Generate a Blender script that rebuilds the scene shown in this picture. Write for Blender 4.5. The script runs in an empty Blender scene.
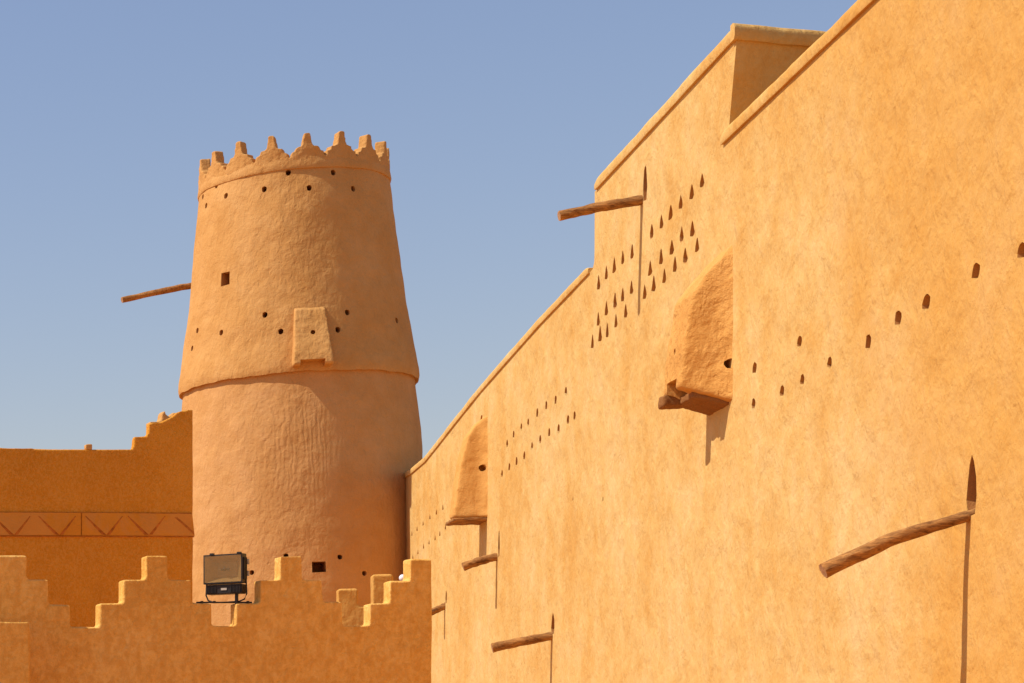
import bpy, bmesh, math, random
from mathutils import Vector, Matrix, noise
random.seed(7)
R = math.radians
SC = bpy.context.scene
COL = SC.collection

# ------------------------------------------------------------------ camera, sky, sun, exposure
F, PX, PY, EYE = 2200.0, -450.0, 760.0, 1.6        # rectified view: level camera with a shifted lens
cd = bpy.data.cameras.new('camera'); cam = bpy.data.objects.new('camera', cd); COL.objects.link(cam)
cam.location = (0, 0, EYE); cam.rotation_euler = (R(90), 0, 0)
cd.sensor_width = 36; cd.sensor_fit = 'HORIZONTAL'; cd.lens = F / 1024 * 36
cd.shift_x = (512 - PX) / 1024; cd.shift_y = (PY - 341.5) / 1024
cd.clip_start = .1; cd.clip_end = 5000
SC.camera = cam

ELEV = R(51.5); AZ = R(4.5)                         # sun stands to the left, a little behind the front wall
sun_dir = Vector((-math.cos(ELEV) * math.cos(AZ), math.cos(ELEV) * math.sin(AZ), math.sin(ELEV)))
w = bpy.data.worlds.new('World'); SC.world = w; w.use_nodes = True
nt = w.node_tree; nt.nodes.clear()
sky = nt.nodes.new('ShaderNodeTexSky'); sky.sky_type = 'NISHITA'; sky.sun_disc = False
sky.sun_elevation = ELEV; sky.sun_rotation = math.atan2(sun_dir.x, sun_dir.y)
sky.air_density = 1.75; sky.dust_density = .9; sky.ozone_density = 4.5; sky.altitude = 600
bg = nt.nodes.new('ShaderNodeBackground'); bg.inputs[1].default_value = .104
wo = nt.nodes.new('ShaderNodeOutputWorld')
tint = nt.nodes.new('ShaderNodeMix'); tint.data_type = 'RGBA'; tint.blend_type = 'MULTIPLY'; tint.inputs[0].default_value = 1
tint.inputs[7].default_value = (1.14, .975, 1.05, 1)       # dusty desert air: a little less green than the clean model sky
nt.links.new(sky.outputs[0], tint.inputs[6]); nt.links.new(tint.outputs[2], bg.inputs[0]); nt.links.new(bg.outputs[0], wo.inputs[0])
sd = bpy.data.lights.new('sun', 'SUN'); sd.energy = 5.0; sd.angle = R(.5); sd.color = (1, .95, .86)
sun = bpy.data.objects.new('sun', sd); COL.objects.link(sun)
sun.rotation_euler = (-sun_dir).to_track_quat('-Z', 'Y').to_euler(); sun.location = (-30, 0, 40)
SC.view_settings.view_transform = 'Standard'; SC.view_settings.look = 'None'
SC.view_settings.exposure = .09; SC.view_settings.gamma = 1

# ------------------------------------------------------------------ measuring helpers
def at(x, y, Y):
    return Vector(((x - PX) / F * Y, Y, EYE + (PY - y) / F * Y))

# ------------------------------------------------------------------ materials
def nodes(name):
    m = bpy.data.materials.new(name); m.use_nodes = True
    t = m.node_tree; t.nodes.clear()
    o = t.nodes.new('ShaderNodeOutputMaterial'); b = t.nodes.new('ShaderNodeBsdfPrincipled')
    t.links.new(b.outputs[0], o.inputs[0])
    return m, t, b

def N(t, kind, **kw):
    n = t.nodes.new(kind)
    for k, v in kw.items():
        if k in n.inputs: n.inputs[k].default_value = v
        else: setattr(n, k, v)
    return n

def ramp(t, fac, stops):
    r = t.nodes.new('ShaderNodeValToRGB'); t.links.new(fac, r.inputs[0])
    e = r.color_ramp.elements
    while len(e) < len(stops): e.new(.5)
    for el, (p, c) in zip(e, stops):
        el.position = p; el.color = (c if len(c) == 4 else (*c, 1)) if not isinstance(c, float) else (c, c, c, 1)
    return r.outputs[0]

def tex(t, vec, scale, detail=4, rough=.55, stretch=None, dist=0.0, off=(0, 0, 0)):
    mp = t.nodes.new('ShaderNodeMapping'); t.links.new(vec, mp.inputs[0])
    mp.inputs['Location'].default_value = off
    if stretch: mp.inputs['Scale'].default_value = stretch
    n = N(t, 'ShaderNodeTexNoise', Scale=scale, Detail=detail, Roughness=rough, Distortion=dist)
    t.links.new(mp.outputs[0], n.inputs['Vector'])
    return n.outputs[0]

def mixc(t, f, a, b, blend='MIX'):
    m = t.nodes.new('ShaderNodeMix'); m.data_type = 'RGBA'; m.blend_type = blend
    for sock, v in ((m.inputs[0], f), (m.inputs[6], a), (m.inputs[7], b)):
        if isinstance(v, (float, int)): sock.default_value = v
        elif isinstance(v, tuple): sock.default_value = (*v, 1)
        else: t.links.new(v, sock)
    return m.outputs[2]

def mth(t, op, a, b=0.0):
    m = t.nodes.new('ShaderNodeMath'); m.operation = op
    for i, v in enumerate((a, b)):
        if isinstance(v, (float, int)): m.inputs[i].default_value = v
        else: t.links.new(v, m.inputs[i])
    return m.outputs[0]

def plaster(name, dark, mid, light, blotch=1.0, fine=14.0, fine_amt=.5, lump=.02, grain=.006, streak=.35,
            smear=0.0, smear_scale=5.0, smear_col=None, sweep=0.0, speck=.25, pits=.5, tight=.14, coat=None, soft=.05, sdist=1.2):
    m, t, b = nodes(name)
    v = t.nodes.new('ShaderNodeTexCoord').outputs['Object']
    big = tex(t, v, .33 * blotch, 4, .6)
    midn = tex(t, v, 2.1 * blotch, 6, .62, off=(3, 7, 1))
    st = tex(t, v, 1.3, 3, .5, stretch=(1, 1, .2), dist=.2, off=(9, 2, 5))
    fn = tex(t, v, fine, 8, .7, off=(1, 4, 8))
    f = mth(t, 'ADD', mth(t, 'MULTIPLY', big, .55), mth(t, 'MULTIPLY', midn, .35))
    f = mth(t, 'ADD', f, mth(t, 'MULTIPLY', st, streak))
    f = mth(t, 'ADD', f, mth(t, 'MULTIPLY', fn, fine_amt * .4))
    tot = .9 + streak + fine_amt * .4
    f = mth(t, 'DIVIDE', f, tot)
    c = ramp(t, f, [(.5 - tight, dark), (.5, mid), (.5 + tight, light)])
    # small brown flecks of straw and grit
    fl = tex(t, v, fine * 2.2, 3, .5, off=(5, 5, 2))
    c = mixc(t, ramp(t, fl, [(.66, 0.0), (.74, speck)]), c, tuple(x * .55 for x in dark))
    hsm = None
    if smear:
        hsm = tex(t, v, smear_scale, 4, .6, stretch=(1, 1, .62), dist=sdist, off=(2, 9, 4))
        c = mixc(t, ramp(t, hsm, [(.51 - soft, 0.0), (.51 + soft, smear)]), c, smear_col or light)
    if coat:      # a newer, deeper-coloured coat of plaster on the near stretch, with a ragged joint
        sp = t.nodes.new('ShaderNodeSeparateXYZ'); t.links.new(v, sp.inputs[0])
        q = mth(t, 'ADD', mth(t, 'MULTIPLY', sp.outputs[0], -.1), mth(t, 'MULTIPLY', sp.outputs[2], .05))
        q = mth(t, 'ADD', q, mth(t, 'MULTIPLY', tex(t, v, .5, 5, .6, stretch=(1, 1, .5), off=(2, 2, 7)), 1.3))
        c = mixc(t, mth(t, 'MULTIPLY', ramp(t, mth(t, 'ADD', q, 2.2), [(.30, 0.0), (.75, 1.0)]), .55), c, coat)
    t.links.new(c, b.inputs['Base Color'])
    b.inputs['Roughness'].default_value = .93
    b.inputs['Specular IOR Level'].default_value = .12
    # relief: hand-trowelled lumps, grain, pits
    h = mth(t, 'MULTIPLY', tex(t, v, 1.3, 4, .5, dist=.3, off=(4, 4, 4)), lump * 2.2)
    h = mth(t, 'ADD', h, mth(t, 'MULTIPLY', tex(t, v, 5.5, 4, .55, off=(8, 1, 1), dist=.5, stretch=(1, 1, .6)), lump * 1.1))
    h = mth(t, 'ADD', h, mth(t, 'MULTIPLY', fn, grain * 1.6))
    pit = ramp(t, tex(t, v, 9, 2, .5, off=(6, 3, 3)), [(.28, 0.0), (.36, 1.0)])
    h = mth(t, 'ADD', h, mth(t, 'MULTIPLY', pit, pits * .012))
    if hsm: h = mth(t, 'ADD', h, mth(t, 'MULTIPLY', hsm, .02))
    if sweep:
        wv = N(t, 'ShaderNodeTexWave', Scale=1.7, Distortion=14.0, Detail=5.0)
        wv.wave_type = 'BANDS'; wv.bands_direction = 'X'
        wv.inputs['Detail Scale'].default_value = .8
        mp = t.nodes.new('ShaderNodeMapping'); t.links.new(v, mp.inputs[0]); mp.inputs['Scale'].default_value = (1.4, 1.4, .45)
        t.links.new(mp.outputs[0], wv.inputs['Vector'])
        dv = t.nodes.new('ShaderNodeVectorMath'); dv.operation = 'DISTANCE'; t.links.new(v, dv.inputs[0]); dv.inputs[1].default_value = (-.75, -3.2, 10.0)
        dn = mth(t, 'ADD', dv.outputs['Value'], mth(t, 'MULTIPLY', tex(t, v, 1.1, 3, .5, off=(1.5, 0, 2.5)), 1.4))
        msk = ramp(t, mth(t, 'MULTIPLY', dn, .3), [(.42, 1.0), (.78, 0.0)])
        h = mth(t, 'ADD', h, mth(t, 'MULTIPLY', mth(t, 'MULTIPLY', wv.outputs[1], msk), sweep))
    bp = t.nodes.new('ShaderNodeBump'); bp.inputs['Strength'].default_value = 1; bp.inputs['Distance'].default_value = 1
    t.links.new(h, bp.inputs['Height']); t.links.new(bp.outputs[0], b.inputs['Normal'])
    return m

def wood(name, dark, light):
    m, t, b = nodes(name)
    v = t.nodes.new('ShaderNodeTexCoord').outputs['Object']
    g = tex(t, v, 6, 6, .65, stretch=(5, 1, 5), dist=.6)
    g2 = tex(t, v, 3, 3, .5)
    c = ramp(t, mth(t, 'ADD', mth(t, 'MULTIPLY', g, .7), mth(t, 'MULTIPLY', g2, .3)), [(.36, dark), (.62, light)])
    t.links.new(c, b.inputs['Base Color']); b.inputs['Roughness'].default_value = .85
    b.inputs['Specular IOR Level'].default_value = .2
    bp = t.nodes.new('ShaderNodeBump'); bp.inputs['Distance'].default_value = .015; bp.inputs['Strength'].default_value = 1
    t.links.new(g, bp.inputs['Height']); t.links.new(bp.outputs[0], b.inputs['Normal'])
    return m

def plain(name, col, rough=.6, spec=.3, metal=0.0, vary=.25):
    m, t, b = nodes(name)
    v = t.nodes.new('ShaderNodeTexCoord').outputs['Object']
    n = tex(t, v, 9, 5, .6)
    c = ramp(t, n, [(.35, tuple(x * (1 - vary) for x in col)), (.65, tuple(min(1, x * (1 + vary)) for x in col))])
    t.links.new(c, b.inputs['Base Color']); b.inputs['Roughness'].default_value = rough
    b.inputs['Specular IOR Level'].default_value = spec; b.inputs['Metallic'].default_value = metal
    return m

M_FORT = plaster('ochre_plaster', (.57, .305, .080), (.62, .385, .130), (.65, .435, .18), lump=.034, grain=.006, streak=.20, pits=.2, blotch=1.0,
                 smear=.22, smear_scale=4.0, smear_col=(.575, .285, .06), fine_amt=.8, soft=.13, sdist=.25, tight=.085, speck=.06, coat=(.555, .25, .04))
M_TOWER = plaster('tower_plaster', (.49, .232, .062), (.545, .272, .082), (.595, .315, .108), lump=.034, grain=.007, streak=.15, fine=11, pits=.3, tight=.12)
M_TOWLOW = plaster('tower_lower_plaster', (.50, .235, .070), (.55, .275, .092), (.60, .315, .12), lump=.030, grain=.007, streak=.15, fine=11, sweep=.006, pits=.3, tight=.12)
M_FRONT = plaster('painted_relief_plaster', (.66, .33, .065), (.77, .425, .105), (.84, .50, .15), lump=.025, grain=.014, smear=.42,
                  smear_scale=9.0, smear_col=(.58, .26, .042), streak=.12, tight=.08, fine_amt=1.7, soft=.08, sdist=.45, speck=.3)  # mottling puts the grazing light on trowelled relief into the colour
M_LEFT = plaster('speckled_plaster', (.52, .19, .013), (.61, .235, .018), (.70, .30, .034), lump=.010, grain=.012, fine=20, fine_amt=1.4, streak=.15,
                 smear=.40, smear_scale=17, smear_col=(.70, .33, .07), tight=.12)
M_BAY = plaster('rough_plaster', (.57, .25, .054), (.65, .32, .082), (.70, .375, .115), lump=.05, grain=.02, streak=.2, pits=.5)
M_HOOD = plaster('hood_plaster', (.56, .255, .056), (.63, .32, .085), (.68, .375, .12), lump=.016, grain=.008, streak=.2, pits=.2)
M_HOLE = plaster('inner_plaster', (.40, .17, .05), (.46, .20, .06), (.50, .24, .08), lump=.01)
M_SILL = plaster('rough_sill', (.22, .085, .025), (.30, .13, .04), (.40, .18, .06), lump=.03, grain=.02, pits=1)
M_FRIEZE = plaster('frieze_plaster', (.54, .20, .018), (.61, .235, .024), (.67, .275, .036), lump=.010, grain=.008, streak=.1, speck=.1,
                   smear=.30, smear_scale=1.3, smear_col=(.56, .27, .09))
M_JOINT = plain('red_joint', (.44, .145, .026), .9, .1)
M_WOOD = wood('weathered_wood', (.115, .042, .011), (.47, .215, .06))
M_WOODEND = wood('sawn_wood', (.30, .14, .06), (.48, .26, .12))
M_BLACK = plain('black_metal', (.018, .012, .010), .5, .4)
M_WHITE = plain('white_glass', (.75, .75, .78), .3, .5, vary=.05)
M_LABEL = plain('pale_label', (.45, .40, .32), .6)
M_REFL = plain('reflector_metal', (.50, .30, .10), .45, .5, .2, .15)
M_SAND = plaster('sand_ground', (.44, .205, .065), (.51, .24, .08), (.56, .28, .105), lump=.02, grain=.01)
m, t, b = nodes('lamp_glass')
b.inputs['Base Color'].default_value = (.34, .20, .07, 1); b.inputs['Roughness'].default_value = .12
b.inputs['Alpha'].default_value = .3
M_GLASS = m

# ------------------------------------------------------------------ object helpers
def thing(name, label, cat, loc=(0, 0, 0), rz=0.0, group=None):
    o = bpy.data.objects.new(name, None); COL.objects.link(o)
    o.location = loc; o.rotation_euler = (0, 0, rz); o['label'] = label; o['category'] = cat; o['kind'] = 'thing'
    o.empty_display_size = .3
    if group: o['group'] = group
    return o

def obj(name, bm, mats, parent=None, smooth=None):
    me = bpy.data.meshes.new(name)
    bmesh.ops.recalc_face_normals(bm, faces=bm.faces)
    bm.to_mesh(me); bm.free()
    for mm in (mats if isinstance(mats, (list, tuple)) else [mats]): me.materials.append(mm)
    o = bpy.data.objects.new(name, me); COL.objects.link(o)
    if parent: o.parent = parent
    if smooth is not None:
        for p in me.polygons: p.use_smooth = True
        me.set_sharp_from_angle(angle=R(smooth))
    return o

def apply_mods(o):
    bpy.context.view_layer.update()
    dg = bpy.context.evaluated_depsgraph_get()
    me = bpy.data.meshes.new_from_object(o.evaluated_get(dg))
    old = o.data; mats = [m for m in old.materials]
    o.modifiers.clear(); o.data = me; me.name = old.name
    bpy.data.meshes.remove(old)
    if not me.materials:
        for m in mats: me.materials.append(m)
    return o

def cut(o, cutter_bm, smooth=None):
    me = bpy.data.meshes.new('cutter')
    bmesh.ops.recalc_face_normals(cutter_bm, faces=cutter_bm.faces)
    cutter_bm.to_mesh(me); cutter_bm.free()
    c = bpy.data.objects.new('cutter', me); COL.objects.link(c); c.parent = o.parent
    md = o.modifiers.new('cut', 'BOOLEAN'); md.object = c; md.operation = 'DIFFERENCE'; md.solver = 'EXACT'
    apply_mods(o)
    bpy.data.objects.remove(c); bpy.data.meshes.remove(me)
    if smooth is not None:
        for p in o.data.polygons: p.use_smooth = True
        o.data.set_sharp_from_angle(angle=R(smooth))

def handmade(o, voxel, amp=.015, freq=2.5, iters=2, amp2=0.0):
    """remesh to an even skin, soften the corners and push it about like hand-laid mud plaster"""
    md = o.modifiers.new('r', 'REMESH'); md.mode = 'VOXEL'; md.voxel_size = voxel
    if iters:
        sm = o.modifiers.new('s', 'SMOOTH'); sm.iterations = iters; sm.factor = .5
    apply_mods(o)
    me = o.data
    off = Vector((random.random() * 50, random.random() * 50, random.random() * 50))
    nor = [v.normal.copy() for v in me.vertices]
    for v, n in zip(me.vertices, nor):
        p = v.co * freq + off
        d = amp * noise.noise(p) + (amp2 or amp * .4) * noise.noise(p * 3.7)
        v.co += n * d
    for p in me.polygons: p.use_smooth = True
    return o

def prism(bm, pts, axis_a, axis_b, ext, o=Vector((0, 0, 0)), mat=0):
    """polygon pts (a, b) in the plane axis_a/axis_b at o, pushed along vector ext"""
    f0 = [bm.verts.new(o + axis_a * a + axis_b * b_) for a, b_ in pts]
    f1 = [bm.verts.new(v.co + ext) for v in f0]
    n = len(pts); fs = [bm.faces.new(f0), bm.faces.new(list(reversed(f1)))]
    for i in range(n):
        j = (i + 1) % n
        fs.append(bm.faces.new((f0[j], f0[i], f1[i], f1[j])))
    for f in fs: f.material_index = mat
    return fs

X, Y_, Z = Vector((1, 0, 0)), Vector((0, 1, 0)), Vector((0, 0, 1))

def box(bm, lo, hi, mat=0):
    return prism(bm, [(lo[0], lo[2]), (hi[0], lo[2]), (hi[0], hi[2]), (lo[0], hi[2])], X, Z, Vector((0, hi[1] - lo[1], 0)), Vector((0, lo[1], 0)), mat)

def tube(bm, path, radii, seg=14, rough=.0, capmat=0, mat=0):
    rings = []
    for i, p in enumerate(path):
        d = (path[min(i + 1, len(path) - 1)] - path[max(i - 1, 0)]).normalized()
        a = d.cross(Z if abs(d.z) < .9 else X).normalized(); b_ = d.cross(a)
        rings.append([bm.verts.new(p + (a * math.cos(k * 2 * math.pi / seg) + b_ * math.sin(k * 2 * math.pi / seg)) * radii[i] *
                     (1 + rough * noise.noise(Vector((k * 1.3, i * .5, p.x * 3)))))
                      for k in range(seg)])
    for r0, r1 in zip(rings, rings[1:]):
        for k in range(seg):
            bm.faces.new((r0[k], r0[(k + 1) % seg], r1[(k + 1) % seg], r1[k])).material_index = mat
    bm.faces.new(list(reversed(rings[0]))).material_index = capmat
    bm.faces.new(rings[-1]).material_index = capmat

# ------------------------------------------------------------------ ground
bm = bmesh.new()
v = [bm.verts.new(p) for p in ((-1500, -1500, 0), (1500, -1500, 0), (1500, 1500, 0), (-1500, 1500, 0))]
bm.faces.new(v)
g = obj('ground', bm, M_SAND); g['kind'] = 'structure'

# ------------------------------------------------------------------ long fort wall on the right
A0, SL = 9.0, .2386
LEN = math.hypot(1, SL); UX, UY = SL / LEN, 1 / LEN
fort = thing('fortress_wall', 'long sunlit ochre mud-plaster fort wall with vent holes and wooden spouts', 'wall',
             (A0, 0, 0), math.atan2(UY, UX))
def ws(x): return F * A0 / (x - 75.0) * LEN                 # distance along the wall, local x
def wz(x, y): return EYE + (PY - y) / F * (F * A0 / (x - 75.0))
def wp(x, y): return ws(x), wz(x, y)

ZA, ZB = 10.15, 11.42
lowtop = [(590, 8.52), (565, 8.47), (540, 8.42), (510, 8.30), (481, 8.16), (455, 7.95), (440, 7.80), (425.7, 7.66), (411, 7.66), (398, 7.75)]
NEAR = 6.0
outline = [(NEAR, -.3), (NEAR, ZA), (ws(728), ZA), (ws(737), ZB), (ws(594.8), ZB + .02),
           (ws(594.6), wz(594.6, 250)), (ws(594.3), wz(594.3, 262)), (ws(592.8), wz(592.8, 269))]
outline += [(ws(x), z + EYE) for x, z in lowtop] + [(ws(390), 9.35), (ws(390), -.3)]
THICK = 2.6
def back_shift(s, z):
    return .4 * THICK if (z > ZA - .1 and ws(745) < s < ws(650)) else 0.0
bm = bmesh.new()
top = outline[1:-1]
def vv(p, d): return bm.verts.new((p[0] + (back_shift(*p) if d else 0), -d, p[1]))
T0 = [vv(p, 0) for p in top]; T1 = [vv(p, THICK) for p in top]
kB = [i for i, p in enumerate(top) if p == (ws(737), ZB)][0]
cols = [i for i in range(len(top)) if i != kB]
B0 = {i: vv((top[i][0], -.3), 0) for i in cols}; B1 = {i: vv((top[i][0], -.3), THICK) for i in cols}
for t_, b_, flip in ((T0, B0, False), (T1, B1, True)):
    for i, j in zip(cols, cols[1:]):
        if i == kB - 1:
            fs = [(b_[j], b_[i], t_[i]), (b_[j], t_[i], t_[kB]), (b_[j], t_[kB], t_[j])]
        else: fs = [(b_[i], t_[i], t_[j]), (b_[i], t_[j], b_[j])]
        for f in fs: bm.faces.new(f)
for i in range(len(top) - 1):
    bm.faces.new((T0[i], T1[i], T1[i + 1])); bm.faces.new((T0[i], T1[i + 1], T0[i + 1]))
for i, j in zip(cols, cols[1:]): bm.faces.new((B0[i], B0[j], B1[j], B1[i]))
for e in (cols[0], cols[-1]): bm.faces.new((B0[e], T0[e], T1[e], B1[e]))
face = obj('wall_face', bm, M_FORT, fort)

s7 = ws(728)      # the roof terrace behind the low parapet
f_ = [(NEAR - 1, -.5), (s7 + .22, -.5), (s7 + .4 * 2.75 + .02, -2.75), (NEAR - 1, -2.75)]
tb = bmesh.new(); prism(tb, f_, X, Y_, Vector((0, 0, ZA + .04 - 8.2)), Vector((0, 0, 8.2)))
cut(face, tb)
# holes: (x, y, half width along the wall, half height, kind)
def teardrop(hw, hh):
    return [(-hw, -hh * .75), (-hw * .6, -hh), (hw * .6, -hh), (hw, -hh * .7), (hw * .75, -hh * .1), (hw * .3, hh * .75), (0, hh), (-hw * .3, hh * .7), (-hw * .8, -hh * .1)]
def rnd(hw, hh, k=12):
    return [(hw * math.cos(i * 2 * math.pi / k) * (1 + .12 * math.sin(i * 2.1)), hh * math.sin(i * 2 * math.pi / k)) for i in range(k)]
def leaf(hw, hh):
    return [(-hw * .75, -hh), (hw * .7, -hh), (hw, -hh * .35), (hw * .95, hh * .3), (hw * .55, hh * .85), (hw * .1, hh), (-hw * .35, hh * .75), (-hw * .8, hh * .2), (-hw * .95, -hh * .4)]
holes = []
def Z6(pts, ox, oy, k): return [(ox + a / k, oy + b_ / k) for a, b_ in pts]
tri = Z6([(182, 412), (206, 382), (231, 358), (257, 333), (286, 315), (347, 252), (377, 222), (406, 193), (437, 162), (471, 130), (503, 95),
          (181, 525), (206, 492), (233, 467), (257, 450), (284, 427), (342, 367), (376, 331), (409, 302), (440, 262), (473, 245),
          (163, 595), (187, 570), (209, 560), (236, 530), (266, 500), (325, 440), (353, 415), (386, 392), (419, 355), (451, 327), (488, 295)], 540, 150, 3.105)
for x, y in tri:
    k = random.uniform(.9, 1.08); Yd = F * A0 / (x - 75)
    holes.append((x, y, .125 * k, 7.8 * k * Yd / F, 'triangular_vent', teardrop, .22))
mids = Z6([(250, 127), (265, 105), (283, 88), (299, 77), (320, 55), (341, 38), (363, 25), (387, 5),
           (238, 197), (255, 181), (272, 168), (290, 155), (308, 133), (327, 117), (348, 101), (370, 93), (391, 72), (407, 62)], 400, 390, 2.332)
mids[-2] = (568, 420.5)
for x, y in mids:
    k = random.uniform(.9, 1.1)
    holes.append((x, y, .095 * k, .095 * k, 'round_vent', rnd, .2))
fars = Z6([(28, 335), (40, 324), (54, 311), (70, 296), (85, 285), (100, 274), (30, 390), (42, 378), (55, 365), (68, 355), (82, 345), (93, 335), (106, 320)], 400, 390, 2.332)
for x, y in fars: holes.append((x, y, .095, .07, 'triangular_vent', teardrop, .2))
rights = Z6([(117, 467), (113, 588), (209, 545), (268, 379), (277, 507), (369, 449), (499, 380), (599, 301), (695, 246), (862, 141), (1018, 72)], 720, 230, 3.368)
for i, (x, y) in enumerate(rights):
    Yd = F * A0 / (x - 75); big = 8.4 if i > 5 else 6.2
    holes.append((x, y, (.10 if i > 5 else .088) * random.uniform(.88, 1.12), big * Yd / F, 'round_vent', rnd, .3))
holes += [(481.5, 418.5, .12, .07, 'round_vent', rnd, .25), (573, 500, .03, .04, 'round_vent', rnd, .05), (603, 500, .03, .05, 'round_vent', rnd, .06)]
slots = [(971.5, 487, .12, .30, 'drain_slot'), (645.0, 183, .13, .27, 'drain_slot'), (552.8, 624, .14, .20, 'drain_slot'),
         (499.0, 543, .09, .28, 'drain_slot'), (446.2, 597, .10, .16, 'drain_slot')]
for x, y, hw, hh, kd in slots: holes.append((x, y, hw, hh, kd, leaf, .5))

cb = bmesh.new(); linings = []
for x, y, hw, hh, kd, shp, dep in holes:
    s, z = wp(x, y)
    pts = [(a * random.uniform(.85, 1.15), b_ * random.uniform(.92, 1.08)) for a, b_ in shp(hw, hh)]
    prism(cb, [(-a, b_) for a, b_ in pts], X, Z, Vector((0, -dep - .1, .02)), Vector((s, .1, z)))
    linings.append((kd, s, z, [(-a * .97, b_ * .97) for a, b_ in pts], dep))
cut(face, cb)
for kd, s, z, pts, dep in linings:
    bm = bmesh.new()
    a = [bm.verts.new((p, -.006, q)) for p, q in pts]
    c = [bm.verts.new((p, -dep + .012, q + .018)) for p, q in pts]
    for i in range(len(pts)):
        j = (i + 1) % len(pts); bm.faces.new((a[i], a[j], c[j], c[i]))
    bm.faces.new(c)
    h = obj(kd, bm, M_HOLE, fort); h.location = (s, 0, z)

# copings
def coping(path, parent, mat, h=.17, over=.075, thick=THICK, backshift=None, seedv=0.0, shear=0.0):
    """path: list of (s, z) of the underside; a soft-edged slab over the wall head"""
    pts = []
    for (s0, z0), (s1, z1) in zip(path, path[1:]):
        k = max(1, int(math.hypot(s1 - s0, z1 - z0) / .12))
        pts += [(s0 + (s1 - s0) * i / k, z0 + (z1 - z0) * i / k) for i in range(k)]
    pts.append(path[-1])
    prof = [(0.0, 0), (.85, -.01), (1, .10), (1, .68), (.82, .92), (.3, 1.02), (-1.5, 1.02), (-3, 1.0)]
    bm = bmesh.new(); rings = []
    for i, (s, z) in enumerate(pts):
        nz = noise.noise(Vector((s * 1.1, z, seedv))); n2 = noise.noise(Vector((s * 4.3, z, seedv + 9)))
        ring = []; sh = shear * max(0, 1 - (s - pts[0][0]) / .8)
        endk = min(1, (min(i, len(pts) - 1 - i) + .8) / 2.4)
        for d, q in prof:
            dd = d * over * (1 + .2 * nz + .08 * n2) if d > -1 else (-.5 * thick if d > -2 else -thick + .02)
            zz = z + q * h * (1 + .07 * nz + .025 * n2) * (.45 + .55 * endk)
            ring.append(bm.verts.new((s + sh * -dd, dd, zz)))
        ring.append(bm.verts.new((s + sh * thick, -thick + .02, z - .0)))
        rings.append(ring)
    m_ = len(rings[0])
    for r0, r1 in zip(rings, rings[1:]):
        for k in range(m_): bm.faces.new((r0[k], r1[k], r1[(k + 1) % m_], r0[(k + 1) % m_]))
    bm.faces.new(list(reversed(rings[0]))); bm.faces.new(rings[-1])
    return obj('coping', bm, mat, parent, 50)
coping([(NEAR, ZA - .01), (ws(723.5), ZA - .01)], fort, M_FORT, .17, .042, thick=.5, seedv=1)
sB = ws(737)
coping([(sB - .03, ZB - .01), (ws(597), ZB + .01)], fort, M_FORT, .18, .042, thick=.5, seedv=2, shear=.4)
coping([(ws(x), z + EYE - .01) for x, z in lowtop], fort, M_FORT, .14, .036, thick=.5, seedv=3)
# return of the coping along the end of the high part
bm = bmesh.new()
pts = []
K = 22
for i in range(K + 1):
    q = i / K; d = .05 - q * (THICK - .1); s = sB + .4 * q * (THICK - .1)
    nz = noise.noise(Vector((i * .25, 3, 1))) * .02
    pts.append([bm.verts.new((s + a + nz * .6, d, ZB + b_ + nz - .10 * q)) for a, b_ in
                ((.12, -.03), (-.05, -.03), (-.085, .02), (-.085, .13), (-.05, .18), (.0, .205), (.12, .205))])
for r0, r1 in zip(pts, pts[1:]):
    for k in range(7): bm.faces.new((r0[k], r1[k], r1[(k + 1) % 7], r0[(k + 1) % 7]))
bm.faces.new(list(reversed(pts[0]))); bm.faces.new(pts[-1])
obj('coping', bm, M_FORT, fort, 50)

# wooden spouts: base pixel, tip pixel, radius
def outd(x, xt):
    Yd = F * A0 / (x - 75); X0 = A0 + SL * Yd
    nx, ny = -UY, UX
    r = (xt - PX) / F                     # (X0 + d nx) = r (Yd + d ny)
    return (r * Yd - X0) / (nx - r * ny), Yd
def spout(x, y, xt, yt, r0, r1, bend, seedv):
    d, Yd = outd(x, xt)
    s, z = wp(x, y)
    zt = EYE + (PY - yt) / F * (Yd + d * UX)
    bm = bmesh.new(); path = []; rad = []
    for i in range(19):
        q = -.15 + 1.15 * i / 18
        path.append(Vector((.03 * noise.noise(Vector((q * 2, seedv, 0))), q * d, q * (zt - z) + bend * math.sin(max(q, 0) * math.pi) + .012 * noise.noise(Vector((q * 3, 5, seedv))))))
        rad.append((r0 + (r1 - r0) * max(q, 0)) * (1 + .08 * noise.noise(Vector((q * 6, seedv, 3)))))
    tube(bm, path, rad, 16, .22, 1)
    o = obj('drain_spout', bm, [M_WOOD, M_WOODEND], fort, 40); o.location = (s, 0, z)
    return o
spout(969, 516, 823, 571, .056, .078, .05, 1)['label'] = 'weathered wooden spout with a bend, lowest and nearest on the wall'
spout(642, 200, 559, 216, .078, .078, .015, 2)
spout(552, 636, 492, 648, .08, .088, .01, 3)
spout(497, 557, 463, 567, .085, .09, .02, 4)
spout(445, 606, 425, 615, .08, .08, .0, 5)

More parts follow.
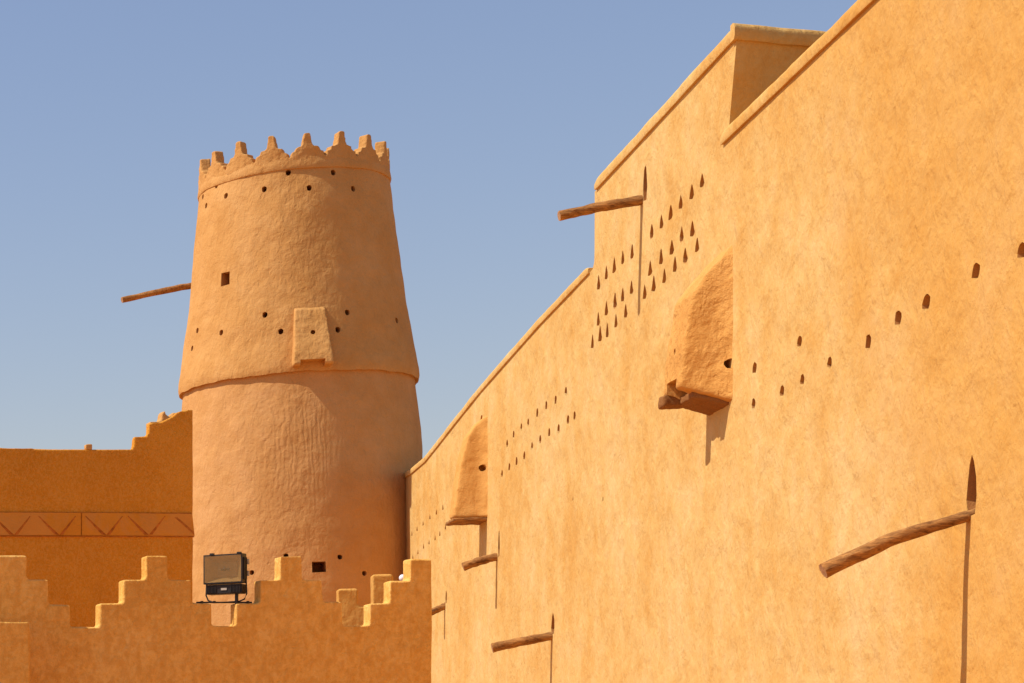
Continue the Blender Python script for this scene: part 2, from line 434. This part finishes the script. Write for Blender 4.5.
# box bays (machicolations) on the wall
def bay(prof, s0, width, name_seed, slot=None, side_hole=None, voxel=.03, taper=.36, mat=None):
    random.seed(name_seed)
    bm = bmesh.new()
    prism(bm, [(d, z) for d, z in prof], Y_, Z, Vector((width, 0, 0)), Vector((s0, 0, 0)))
    o = obj('machicolation', bm, mat or M_BAY, fort)
    handmade(o, voxel, .016, 3.0, 5, .010)
    for v in o.data.vertices: v.co.x += taper * max(0, v.co.y) * (1 - (v.co.x - s0) / width)
    for v in o.data.vertices:      # mud smeared out where the bay meets the wall
        q = max(0, 1 - v.co.y / .22) ** 2
        sg = -1 if v.co.x < s0 + width / 2 else 1
        v.co.x += sg * q * (.09 + .05 * noise.noise(Vector((v.co.z * 2.3, sg * 4, 1))) + .02 * noise.noise(Vector((v.co.z * 9, sg, 2))))
    c = bmesh.new()
    if slot:
        a, b_, zlo, zhi = slot
        box(c, (s0 + a, -.01, zlo), (s0 + b_, 2, zhi))
    for (sx, d, z, r, vec) in side_hole or []:
        prism(c, rnd(r, r), *((Y_, Z, Vector((.3, 0, 0)), Vector((sx, d, z))) if vec == 's' else (X, Z, Vector((0, .3, 0)), Vector((sx, d, z)))))
    if slot or side_hole: cut(o, c, 60)
    return o
s0 = ws(731)
bay([(-.2, 8.75), (0, 8.66), (.24, 8.36), (.45, 8.06), (.535, 7.4), (.60, 6.78), (.45, 6.72), (0, 6.53), (-.2, 6.5)], s0, 1.12, 4,
    slot=(.42, .88, 6.3, 6.93), side_hole=[(s0 - .08, .02, wz(731, 364), .07, 's'), (s0 + .7, .40, 7.35, .05, 'd')])
# broken timber floor under the near bay
bm = bmesh.new(); prism(bm, [(-.05, 6.47), (.42, 6.63), (.42, 6.72), (-.05, 6.56)], Y_, Z, Vector((1.02, 0, 0)), Vector((s0 + .06, 0, 0)))
for v in bm.verts: v.co.x += .45 * max(0, v.co.y) * (1 - (v.co.x - s0) / 1.12)
o = obj('floor_slab', bm, M_SILL, fort)
handmade(o, .02, .02, 5, 1)
bm = bmesh.new(); box(bm, (s0 + .90, .28, 6.62), (s0 + 1.15, .64, 6.78)); o = obj('lintel', bm, M_SILL, fort)
handmade(o, .025, .025, 5, 1)
zz = lambda y: EYE + (PY - y) / F * 48.1
bay([(-.2, zz(412)), (0, zz(416)), (.19, zz(422)), (.355, zz(433)), (.475, zz(454)), (.56, zz(476)), (.65, zz(513)), (.65, zz(516)), (0, zz(518)), (-.2, zz(518))],
    ws(487), .85, 5, side_hole=[(ws(487) - .08, .09, zz(468), .075, 's')], voxel=.045, taper=.22, mat=M_HOOD)
bm = bmesh.new(); box(bm, (ws(487) - .03, -.05, zz(521)), (ws(487) + .88, .71, zz(517.5))); o = obj('lintel', bm, M_WOOD, fort)
handmade(o, .03, .015, 5, 1)
random.seed(11)

# ------------------------------------------------------------------ round tower
TD = 62.5; TC = Vector(((297 - PX) / F * TD, TD, 0))
TILT = R(1.1); TC.x += 12 * math.tan(TILT) 
tower = thing('watchtower', 'tall round tapering mud-plaster watchtower crowned with finger-tipped merlons', 'tower', TC)
FACE = math.atan2(-TC.y, -TC.x)
LEANX = 0.0
tower.rotation_euler = (0, -TILT, 0)
TINV = Matrix.Rotation(-TILT, 3, 'Y').inverted()
def interp(tab, z):
    for (z0, r0), (z1, r1) in zip(tab, tab[1:]):
        if z <= z1:
            q = (z - z0) / (z1 - z0); q = max(0, q); return r0 + (r1 - r0) * q
    return tab[-1][1]
UP = [(12.1, 3.255), (12.45, 3.235), (13.2, 3.10), (14.27, 2.948), (15.4, 2.82), (16.49, 2.706), (17.79, 2.56), (18.1, 2.54)]
LO = [(-.3, 3.46), (1.6, 3.44), (6.1, 3.37), (9.0, 3.31), (10.7, 3.25), (11.9, 3.14), (12.6, 3.10)]
def lean(z): return LEANX * (z - 12.0)
def tsurf(a, z, upper):
    r = interp(UP if upper else LO, z)
    p = Vector((math.cos(a) * r, math.sin(a) * r, z))
    r += .030 * noise.noise(p * .9 + Vector((7, 1, 3))) + .012 * noise.noise(p * 3.1)
    return Vector((math.cos(a) * r + lean(z), math.sin(a) * r, z))
def shaft(name, z0, z1, upper, dz, mat, seg=220, lip=None):
    bm = bmesh.new(); rings = []
    nz = int((z1 - z0) / dz)
    if lip:
        rings.append([bm.verts.new((math.cos(k * 2 * math.pi / seg) * lip + lean(z0), math.sin(k * 2 * math.pi / seg) * lip, z0 + .05)) for k in range(seg)])
    for i in range(nz + 1):
        row = []
        for k in range(seg):
            a = k * 2 * math.pi / seg; z = z0 + (z1 - z0) * i / nz
            if lip and i < 4: z += (.035 * noise.noise(Vector((math.cos(a) * 6, math.sin(a) * 6, 2))) + .02 * noise.noise(Vector((math.cos(a) * 19, math.sin(a) * 19, 4)))) * (1 - i / 4)
            p = tsurf(a, z, upper)
            if lip and i == 0: p.x -= math.cos(a) * .03; p.y -= math.sin(a) * .03
            row.append(bm.verts.new(p))
        rings.append(row)
    for r0, r1 in zip(rings, rings[1:]):
        for k in range(seg): bm.faces.new((r0[k], r0[(k + 1) % seg], r1[(k + 1) % seg], r1[k]))
    bm.faces.new(list(reversed(rings[0]))); bm.faces.new(rings[-1])
    return obj(name, bm, mat, tower, 45)
low = shaft('lower_shaft', -.3, 12.6, False, .13, M_TOWLOW)
upp = shaft('upper_shaft', 12.12, 17.85, True, .11, M_TOWER, lip=3.02)

def hit(x, y, upper):
    d = Vector(((x - PX) / F, 1, (PY - y) / F)); tt = 55.0
    while tt < 66:
        p = TINV @ (d * tt + Vector((0, 0, EYE)) - TC)
        r = interp(UP if upper else LO, p.z)
        if math.hypot(p.x - lean(p.z), p.y) < r: return p
        tt += .01
    return None
def T(pts, oy): return [(170 + a / 2.53, oy + b_ / 2.53) for a, b_ in pts]
uph = T([(193, 138), (299, 133), (413, 133), (238, 175), (352, 172), (463, 174), (143, 192), (118, 166), (92, 217), (84, 195),
         (240, 493), (448, 487), (575, 507), (280, 535), (424, 531), (130, 538), (69, 533), (55, 578)], 120)
loh = T([(429, 524), (492, 565), (207, 563), (293, 521)], 350)
lins = []
def tower_cut(o, items, upper):
    c = bmesh.new()
    for (x, y, hw, hh, kind) in items:
        p = hit(x, y, upper)
        if p is None: continue
        a = math.atan2(p.y, p.x - lean(p.z)); n_ = Vector((math.cos(a), math.sin(a), 0)); tq = Vector((-n_.y, n_.x, 0))
        if kind == 'window': pts = [(-hw, -hh), (hw * 1.05, -hh * .95), (hw * .95, hh), (-hw, hh * 1.02)]
        else: pts = rnd(hw, hh, 10)
        dep = .8 if kind == 'window' else .4
        prism(c, pts, tq, Z, n_ * (-dep - .15), p + n_ * .15)
        lins.append((kind, p, n_, tq, [(q * .96, r_ * .96) for q, r_ in pts], dep))
    cut(o, c, 45)
tower_cut(upp, [(x, y, .072, .085, 'round_vent') for x, y in uph] + [(225.4, 279, .15, .185, 'window')], True)
tower_cut(low, [(x, y, .07, .07, 'round_vent') for x, y in loh] + [(319, 567, .18, .145, 'window')], False)
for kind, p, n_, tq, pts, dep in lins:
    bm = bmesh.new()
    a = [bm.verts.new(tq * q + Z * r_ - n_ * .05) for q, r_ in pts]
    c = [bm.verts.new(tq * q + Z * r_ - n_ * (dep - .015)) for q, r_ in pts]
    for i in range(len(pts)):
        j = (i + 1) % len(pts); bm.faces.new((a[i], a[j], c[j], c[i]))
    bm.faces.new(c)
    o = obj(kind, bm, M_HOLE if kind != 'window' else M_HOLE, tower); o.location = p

# parapet ring
bm = bmesh.new(); rings = []
seg = 200
RT = 2.555
for rr, z in ((RT - .03, 17.74), (RT + .035, 17.76), (RT + .05, 17.82), (RT + .03, 17.95), (RT + .01, 18.06), (RT - .34, 18.07), (RT - .36, 17.9)):
    row = []
    for k in range(seg):
        a = k * 2 * math.pi / seg
        q = rr + .012 * noise.noise(Vector((math.cos(a) * 5, math.sin(a) * 5, z)))
        row.append(bm.verts.new((math.cos(a) * q + lean(z), math.sin(a) * q, z + .02 * noise.noise(Vector((math.cos(a) * 4, math.sin(a) * 4, 1))))))
    rings.append(row)
for r0, r1 in zip(rings, rings[1:]):
    for k in range(seg): bm.faces.new((r0[k], r0[(k + 1) % seg], r1[(k + 1) % seg], r1[k]))
obj('parapet', bm, M_TOWER, tower, 45)
NM = 17
for k in range(NM):
    a = FACE + R(-12.3 + k * 360 / NM)
    h_ = random.uniform(.95, 1.05); lw = random.uniform(.95, 1.05)
    half = [(.50, -.10), (.50, .03), (.43, .07), (.41, .19), (.32, .215), (.29, .32), (.15, .345), (.125, .40), (.08, .69), (.045, .715)]
    pts = [(x * lw + .0, z * h_) for x, z in half] + [(-x * lw * random.uniform(.94, 1.04), z * h_) for x, z in reversed(half)]
    bm = bmesh.new()
    prism(bm, pts, X, Z, Vector((0, .28, 0)), Vector((0, 0, 0)))
    o = obj('merlon', bm, M_TOWER, tower)
    handmade(o, .026, .014, 4.0, 2)
    for v in o.data.vertices: v.co.y += v.co.x ** 2 / (2 * RT)
    o.location = (math.cos(a) * (RT + .02) + lean(18), math.sin(a) * (RT + .02), 18.03)
    o.rotation_euler = (0, 0, a + R(90))

# bay on the tower
p0 = hit(311, 340, True); a = math.atan2(p0.y, p0.x - lean(p0.z)); 
zt, zb = hit(311, 309, True).z, hit(311, 366, True).z - .02
bm = bmesh.new()
rin = 2.6
rb = interp(UP, zb) + .36
prof = [(rin, zt + .06), (interp(UP, zt) - .02, zt + .05), (interp(UP, zt) + .07, zt - .03), (rb - .05, zb + .32), (rb, zb + .05), (rb - .04, zb), (rin, zb)]
v0, v1 = [], []
for r_, z in prof:
    q = (zt - z) / (zt - zb); hw = .40 + .12 * q
    v0.append(bm.verts.new((r_, -hw, z))); v1.append(bm.verts.new((r_, hw, z)))
bm.faces.new(v0); bm.faces.new(list(reversed(v1)))
for i in range(len(prof)):
    j = (i + 1) % len(prof); bm.faces.new((v0[j], v0[i], v1[i], v1[j]))
o = obj('machicolation', bm, M_TOWER, tower); handmade(o, .035, .015, 3, 2)
o.rotation_euler = (0, 0, a); o.location = (lean(zt), 0, 0)
c = bmesh.new(); prism(c, rnd(.065, .065), Y_, Z, Vector((-.75, 0, 0)), Vector((3.8, .03, hit(313, 333.5, True).z)))
box(c, (2.9, -.34, zb - .2), (3.9, .30, zb + .15))
cm = bmesh.new(); 
me_ = bpy.data.meshes.new('c'); c.transform(o.matrix_basis); c.to_mesh(me_); c.free()
# the cutter lives in tower space, so carry it into the bay's own frame
cm.from_mesh(me_); 
bpy.data.meshes.remove(me_)
cut(o, cm, 60)

# pole on the tower's left flank
zp = EYE + (PY - 287) / F * (TD + 1.0)
bm = bmesh.new()
pa = TINV @ (at(214, 282, TD + 1.7) - TC); pb = TINV @ (at(122, 300, TD + 1.4) - TC)
pth = [pa + (pb - pa) * (q / 14 * 1.12 - .12) + Vector((0, 0, .03 * math.sin(q / 14 * math.pi))) for q in range(15)]
tube(bm, pth, [.095 - .012 * q / 14 + .01 * noise.noise(Vector((q * .8, 1, 1))) for q in range(15)], 12, .2, 1)
obj('drain_spout', bm, [M_WOOD, M_WOODEND], tower, 40)

# ------------------------------------------------------------------ stepped walls
def stepped(root, name, outline, Yd, thick, mat, voxel, amp=.012, base=None):
    """outline in picture measures of the wall's front plane at depth Yd; the wall goes down to the ground"""
    pts = [at(x, y, Yd) for x, y in outline]
    loc = root.location
    P = [(p.x - loc.x, p.z - loc.z) for p in pts]
    bm = bmesh.new()
    prism(bm, P, X, Z, Vector((0, thick, 0)), Vector((0, Yd - loc.y, 0)))
    o = obj(name, bm, mat, root)
    handmade(o, voxel, amp, 1.6, 1)
    return o
def yg(Yd): return PY + (EYE + .1) * F / Yd            # picture height of the ground at that depth

YF = 30.0
front = thing('crenellated_wall', 'mottled orange plaster wall with stepped merlons in the foreground, carrying the floodlight', 'wall', (at(200, 0, YF).x, YF, 0))
rnd_o = [(-160, yg(YF)), (-160, 556), (-118, 556), (-118, 580), (-96, 580), (-96, 604), (-74, 604), (-74, 627), (-46, 627), (-46, 604), (-24, 604), (-24, 580), (-4, 580), (-4, 555.5),
         (27, 555.5), (27, 579.5), (48.5, 579.5), (48.5, 604.5), (70, 605), (70, 627), (99.5, 627), (99.5, 603), (123, 603), (123, 579.5), (146, 579.5), (146, 555.5),
         (168, 555.5), (168.5, 579.5), (191.5, 580), (191.5, 603), (211, 603.5), (211, 626), (236, 626), (236, 603), (260, 603), (260, 580), (280, 580), (280, 556.5),
         (302, 556.5), (302.5, 580), (322.5, 580), (323, 601.5), (342.5, 601.5), (343, 625.5), (370, 625.5), (370, 603.5), (390, 603), (390, 580.5), (410, 580.5), (410, 558.5), (432.5, 558.5),
         (432.5, yg(YF))]
stepped(front, 'wall_face', rnd_o, YF, .26, M_FRONT, .025, .008)

YR = 34.0
rear = thing('parapet_wall', 'bright orange stepped parapet just behind the crenellated wall, glimpsed through its right-hand gap', 'wall', (at(365, 0, YR).x, YR, 0), R(-13))
stepped(rear, 'wall_face', [(339.5, yg(YR)), (339.5, 588), (359, 588), (359, 606), (372.5, 606), (372.5, 574.5), (392, 574.5), (392, 596), (398, 596), (398, 606), (420, 606), (420, yg(YR))], YR, .3, M_FORT, .03, .008)

YP = 29.2
pier = thing('plaster_pier', 'low plain plaster pier with a pale top edge, in front of the leftmost stepped merlon', 'pier', (at(0, 0, YP).x, YP, 0))
stepped(pier, 'pier_body', [(-60, yg(YP)), (-60, 622), (30.5, 622), (30.5, yg(YP))], YP, .5, M_FRONT, .035, .01)

YL = 48.0
left = thing('frieze_wall', 'shaded dark orange wall with zigzag frieze and stepped top, left of the tower', 'wall', (at(90, 0, YL).x, YL, 0), R(0))
lo_ = [(-170, yg(YL)), (-170, 446), (0, 447.5), (60, 449), (133, 449.5), (134, 437), (147.5, 436), (148.5, 423), (160, 422), (166, 419.5), (172, 416.5), (177, 412), (184, 410), (193, 409.5), (193, yg(YL))]
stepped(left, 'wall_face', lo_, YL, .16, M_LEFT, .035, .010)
# frieze: a proud band with inverted triangles
bm = bmesh.new()
def L(x, y, d=0.0):
    p = at(x, y, YL); return Vector((p.x - left.location.x, -d, p.z))
def strip(bm, quad, d0, d1, mat=0):
    f0 = [bm.verts.new(L(x, y, d1)) for x, y in quad]; f1 = [bm.verts.new(L(x, y, d0)) for x, y in quad]
    k = len(quad)
    bm.faces.new(f0).material_index = mat; bm.faces.new(list(reversed(f1))).material_index = mat
    for i in range(k): bm.faces.new((f0[(i + 1) % k], f0[i], f1[i], f1[(i + 1) % k])).material_index = mat
strip(bm, [(-170, 512), (80.5, 513), (80.5, 535.5), (-170, 535)], -.05, .035)
strip(bm, [(81.6, 513), (191.8, 514), (194.2, 536), (81.6, 535.5)], -.05, .035)
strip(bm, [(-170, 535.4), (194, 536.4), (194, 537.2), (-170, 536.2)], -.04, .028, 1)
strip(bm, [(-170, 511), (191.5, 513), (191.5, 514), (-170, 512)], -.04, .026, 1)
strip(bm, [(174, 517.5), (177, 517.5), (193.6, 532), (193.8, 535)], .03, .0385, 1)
obj('frieze', bm, [M_FRIEZE, M_JOINT], left)
for ax in (-79, -33, 13.3, 58.6, 105.5, 147.9):
    bm = bmesh.new()
    tl, tr, ap = (ax - 21, 515), (ax + 17, 515), (ax, 535.2)
    o0 = [bm.verts.new(L(*tl, .036)), bm.verts.new(L(*tr, .036)), bm.verts.new(L(*ap, .075))]
    b0 = [bm.verts.new(L(*tl, .02)), bm.verts.new(L(*tr, .02)), bm.verts.new(L(*ap, .02))]
    bm.faces.new(o0)
    for i in range(3):
        f = bm.faces.new((o0[(i + 1) % 3], o0[i], b0[i], b0[(i + 1) % 3])); f.material_index = 1
    # dark red strips along the two sloping joints
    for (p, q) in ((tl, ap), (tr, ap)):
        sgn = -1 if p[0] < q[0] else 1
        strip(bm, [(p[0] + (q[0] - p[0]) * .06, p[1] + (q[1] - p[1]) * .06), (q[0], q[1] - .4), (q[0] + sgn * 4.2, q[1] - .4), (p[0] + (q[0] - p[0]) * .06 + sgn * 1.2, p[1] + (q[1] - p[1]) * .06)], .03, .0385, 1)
    obj('triangle_tile', bm, [M_FRIEZE, M_JOINT], left)
# little stub standing on the wall head
bm = bmesh.new(); box(bm, tuple(L(85.5, 450)), tuple(L(92.5, 443.8) + Vector((0, .15, 0))))
o = obj('stub', bm, M_TOWER, left); handmade(o, .02, .01, 6, 1)

YH = 53.0
bk = thing('stepped_merlon', 'small stepped merlon peeping over the curved corner of the frieze wall', 'merlon', (at(167, 0, YH).x, YH, 0))
stepped(bk, 'merlon_body', [(150, yg(YH)), (150, 421), (161, 421), (161.5, 411.5), (166, 411), (166.5, 416), (172, 416), (172, 412.5), (178, 412), (178, yg(YH))], YH, .4, M_TOWER, .05, .01)

# ------------------------------------------------------------------ floodlight on the front wall
FL = at(225.5, 603.3, YF + .12)
lamp = thing('floodlight', 'black rectangular floodlight with amber-tinted glass, mounted on the mottled wall', 'floodlight', FL, R(-38))
def part(name, bm, mat, parent, bev=0.0):
    if bev: bmesh.ops.bevel(bm, geom=bm.edges[:], offset=bev, segments=2, affect='EDGES')
    return obj(name, bm, mat, parent, 40)
W2, HB, HT = .272, .265, .665      # half width, bottom and top of the lamp head
# local frame: -y is the way the lamp looks
bm = bmesh.new()
# tapered housing: back smaller than front
fr = [(-W2, HB), (W2, HB), (W2, HT), (-W2, HT)]
bkf = [(-W2 * .8, HB + .05), (W2 * .8, HB + .05), (W2 * .8, HT - .06), (-W2 * .8, HT - .06)]
v0 = [bm.verts.new((x, -.10, z)) for x, z in fr]; vm = [bm.verts.new((x, .05, z)) for x, z in fr]; v1 = [bm.verts.new((x, .20, z)) for x, z in bkf]
for r0, r1 in ((v0, vm), (vm, v1)):
    for i in range(4): bm.faces.new((r0[(i + 1) % 4], r0[i], r1[i], r1[(i + 1) % 4]))
bm.faces.new(list(reversed(v1)))
inn = [bm.verts.new((x * .93, -.10, HB + .02 + (z - HB) * .9)) for x, z in fr]
inb = [bm.verts.new((x * .55, .06, HB + .1 + (z - HB) * .5)) for x, z in fr]
for i in range(4):
    bm.faces.new((v0[i], v0[(i + 1) % 4], inn[(i + 1) % 4], inn[i]))
house = obj('housing', bm, M_BLACK, lamp)
bm = bmesh.new()
a_ = [bm.verts.new((x * .93, -.095, HB + .02 + (z - HB) * .9)) for x, z in fr]; b2 = [bm.verts.new((x * .5, .06, HB + .1 + (z - HB) * .5)) for x, z in fr]
for i in range(4): bm.faces.new((a_[i], a_[(i + 1) % 4], b2[(i + 1) % 4], b2[i]))
bm.faces.new(b2)
obj('reflector', bm, M_REFL, lamp)
bm = bmesh.new(); tube(bm, [Vector((-.06, -.01, .465)), Vector((.06, -.01, .465))], [.014, .014], 8)
tube(bm, [Vector((-.012, -.03, .465)), Vector((.012, -.03, .465))], [.026, .026], 10)
obj('bulb', bm, M_BLACK, lamp, 40)
bm = bmesh.new(); box(bm, (-W2 * .94, -.108, HB + .018), (W2 * .94, -.102, HT - .018)); obj('glass', bm, M_GLASS, lamp)
bm = bmesh.new()
bm.free()
for i in range(4):
    bm = bmesh.new(); box(bm, (W2 + .001, -.07 + i * .032, HB + .05), (W2 + .016, -.058 + i * .032, HT - .05)); obj('cooling_fin', bm, M_BLACK, lamp)
for zz_ in (HB + .1, HT - .14):
    bm = bmesh.new(); box(bm, (W2 + .002, .055, zz_), (W2 + .03, .09, zz_ + .07)); obj('hinge', bm, M_LABEL, lamp)
for sx in (-.18, .2):
    bm = bmesh.new(); box(bm, (sx, -.115, HT - .004), (sx + .05, -.06, HT + .02)); obj('latch', bm, M_BLACK, lamp)
bm = bmesh.new(); box(bm, (-.25, -.07, .125), (.25, .13, .255)); gear = part('ballast_box', bm, M_BLACK, lamp, .012)
for i in range(14):
    sx = (-.23 if i < 7 else -.04) + i * .02
    bm = bmesh.new(); box(bm, (sx, -.082, .145), (sx + .008, -.0705, .235)); obj('fin', bm, M_BLACK, gear)
bm = bmesh.new(); box(bm, (-.035, -.079, .175), (.045, -.0715, .205)); obj('nameplate', bm, M_LABEL, gear)
bm = bmesh.new()
for sgn in (-1, 1): tube(bm, [Vector((sgn * .275, .03, .33)), Vector((sgn * .285, .03, .12)), Vector((sgn * .255, .03, .05)), Vector((sgn * .18, .03, .02)), Vector((0, .03, .015))], [.011] * 5, 8)
obj('yoke', bm, M_BLACK, lamp, 40)
bm = bmesh.new(); box(bm, (.13, .0, -.02), (.165, .04, .15)); obj('post', bm, M_BLACK, lamp)
# the rail runs along the wall, bolted to the merlon heads either side of the gap
bm = bmesh.new(); tube(bm, [Vector((-.33, 0, .0)), Vector((.43, 0, .0))], [.011, .011], 8)
for sx in (-.27, -.1, .36): box(bm, (sx, -.02, -.012), (sx + .03, .02, .02))
o = obj('mounting_rail', bm, M_BLACK, lamp, 40); o.rotation_euler = (0, 0, R(38)); o.location = (-.055, -.04, .012)

# white globe lamp peeping over the right merlon
gp = at(402.8, 578, 33.2)
gl = thing('globe_lamp', 'small white globe lamp half hidden behind the rightmost stepped merlon', 'lamp', (gp.x, gp.y, 0))
bm = bmesh.new(); bmesh.ops.create_uvsphere(bm, u_segments=20, v_segments=12, radius=.055); bmesh.ops.translate(bm, vec=(0, 0, gp.z), verts=bm.verts)
obj('globe', bm, M_WHITE, gl, 60)
bm = bmesh.new(); tube(bm, [Vector((0, 0, 0)), Vector((0, 0, gp.z - .07))], [.03, .025], 10); obj('post', bm, M_BLACK, gl, 40)
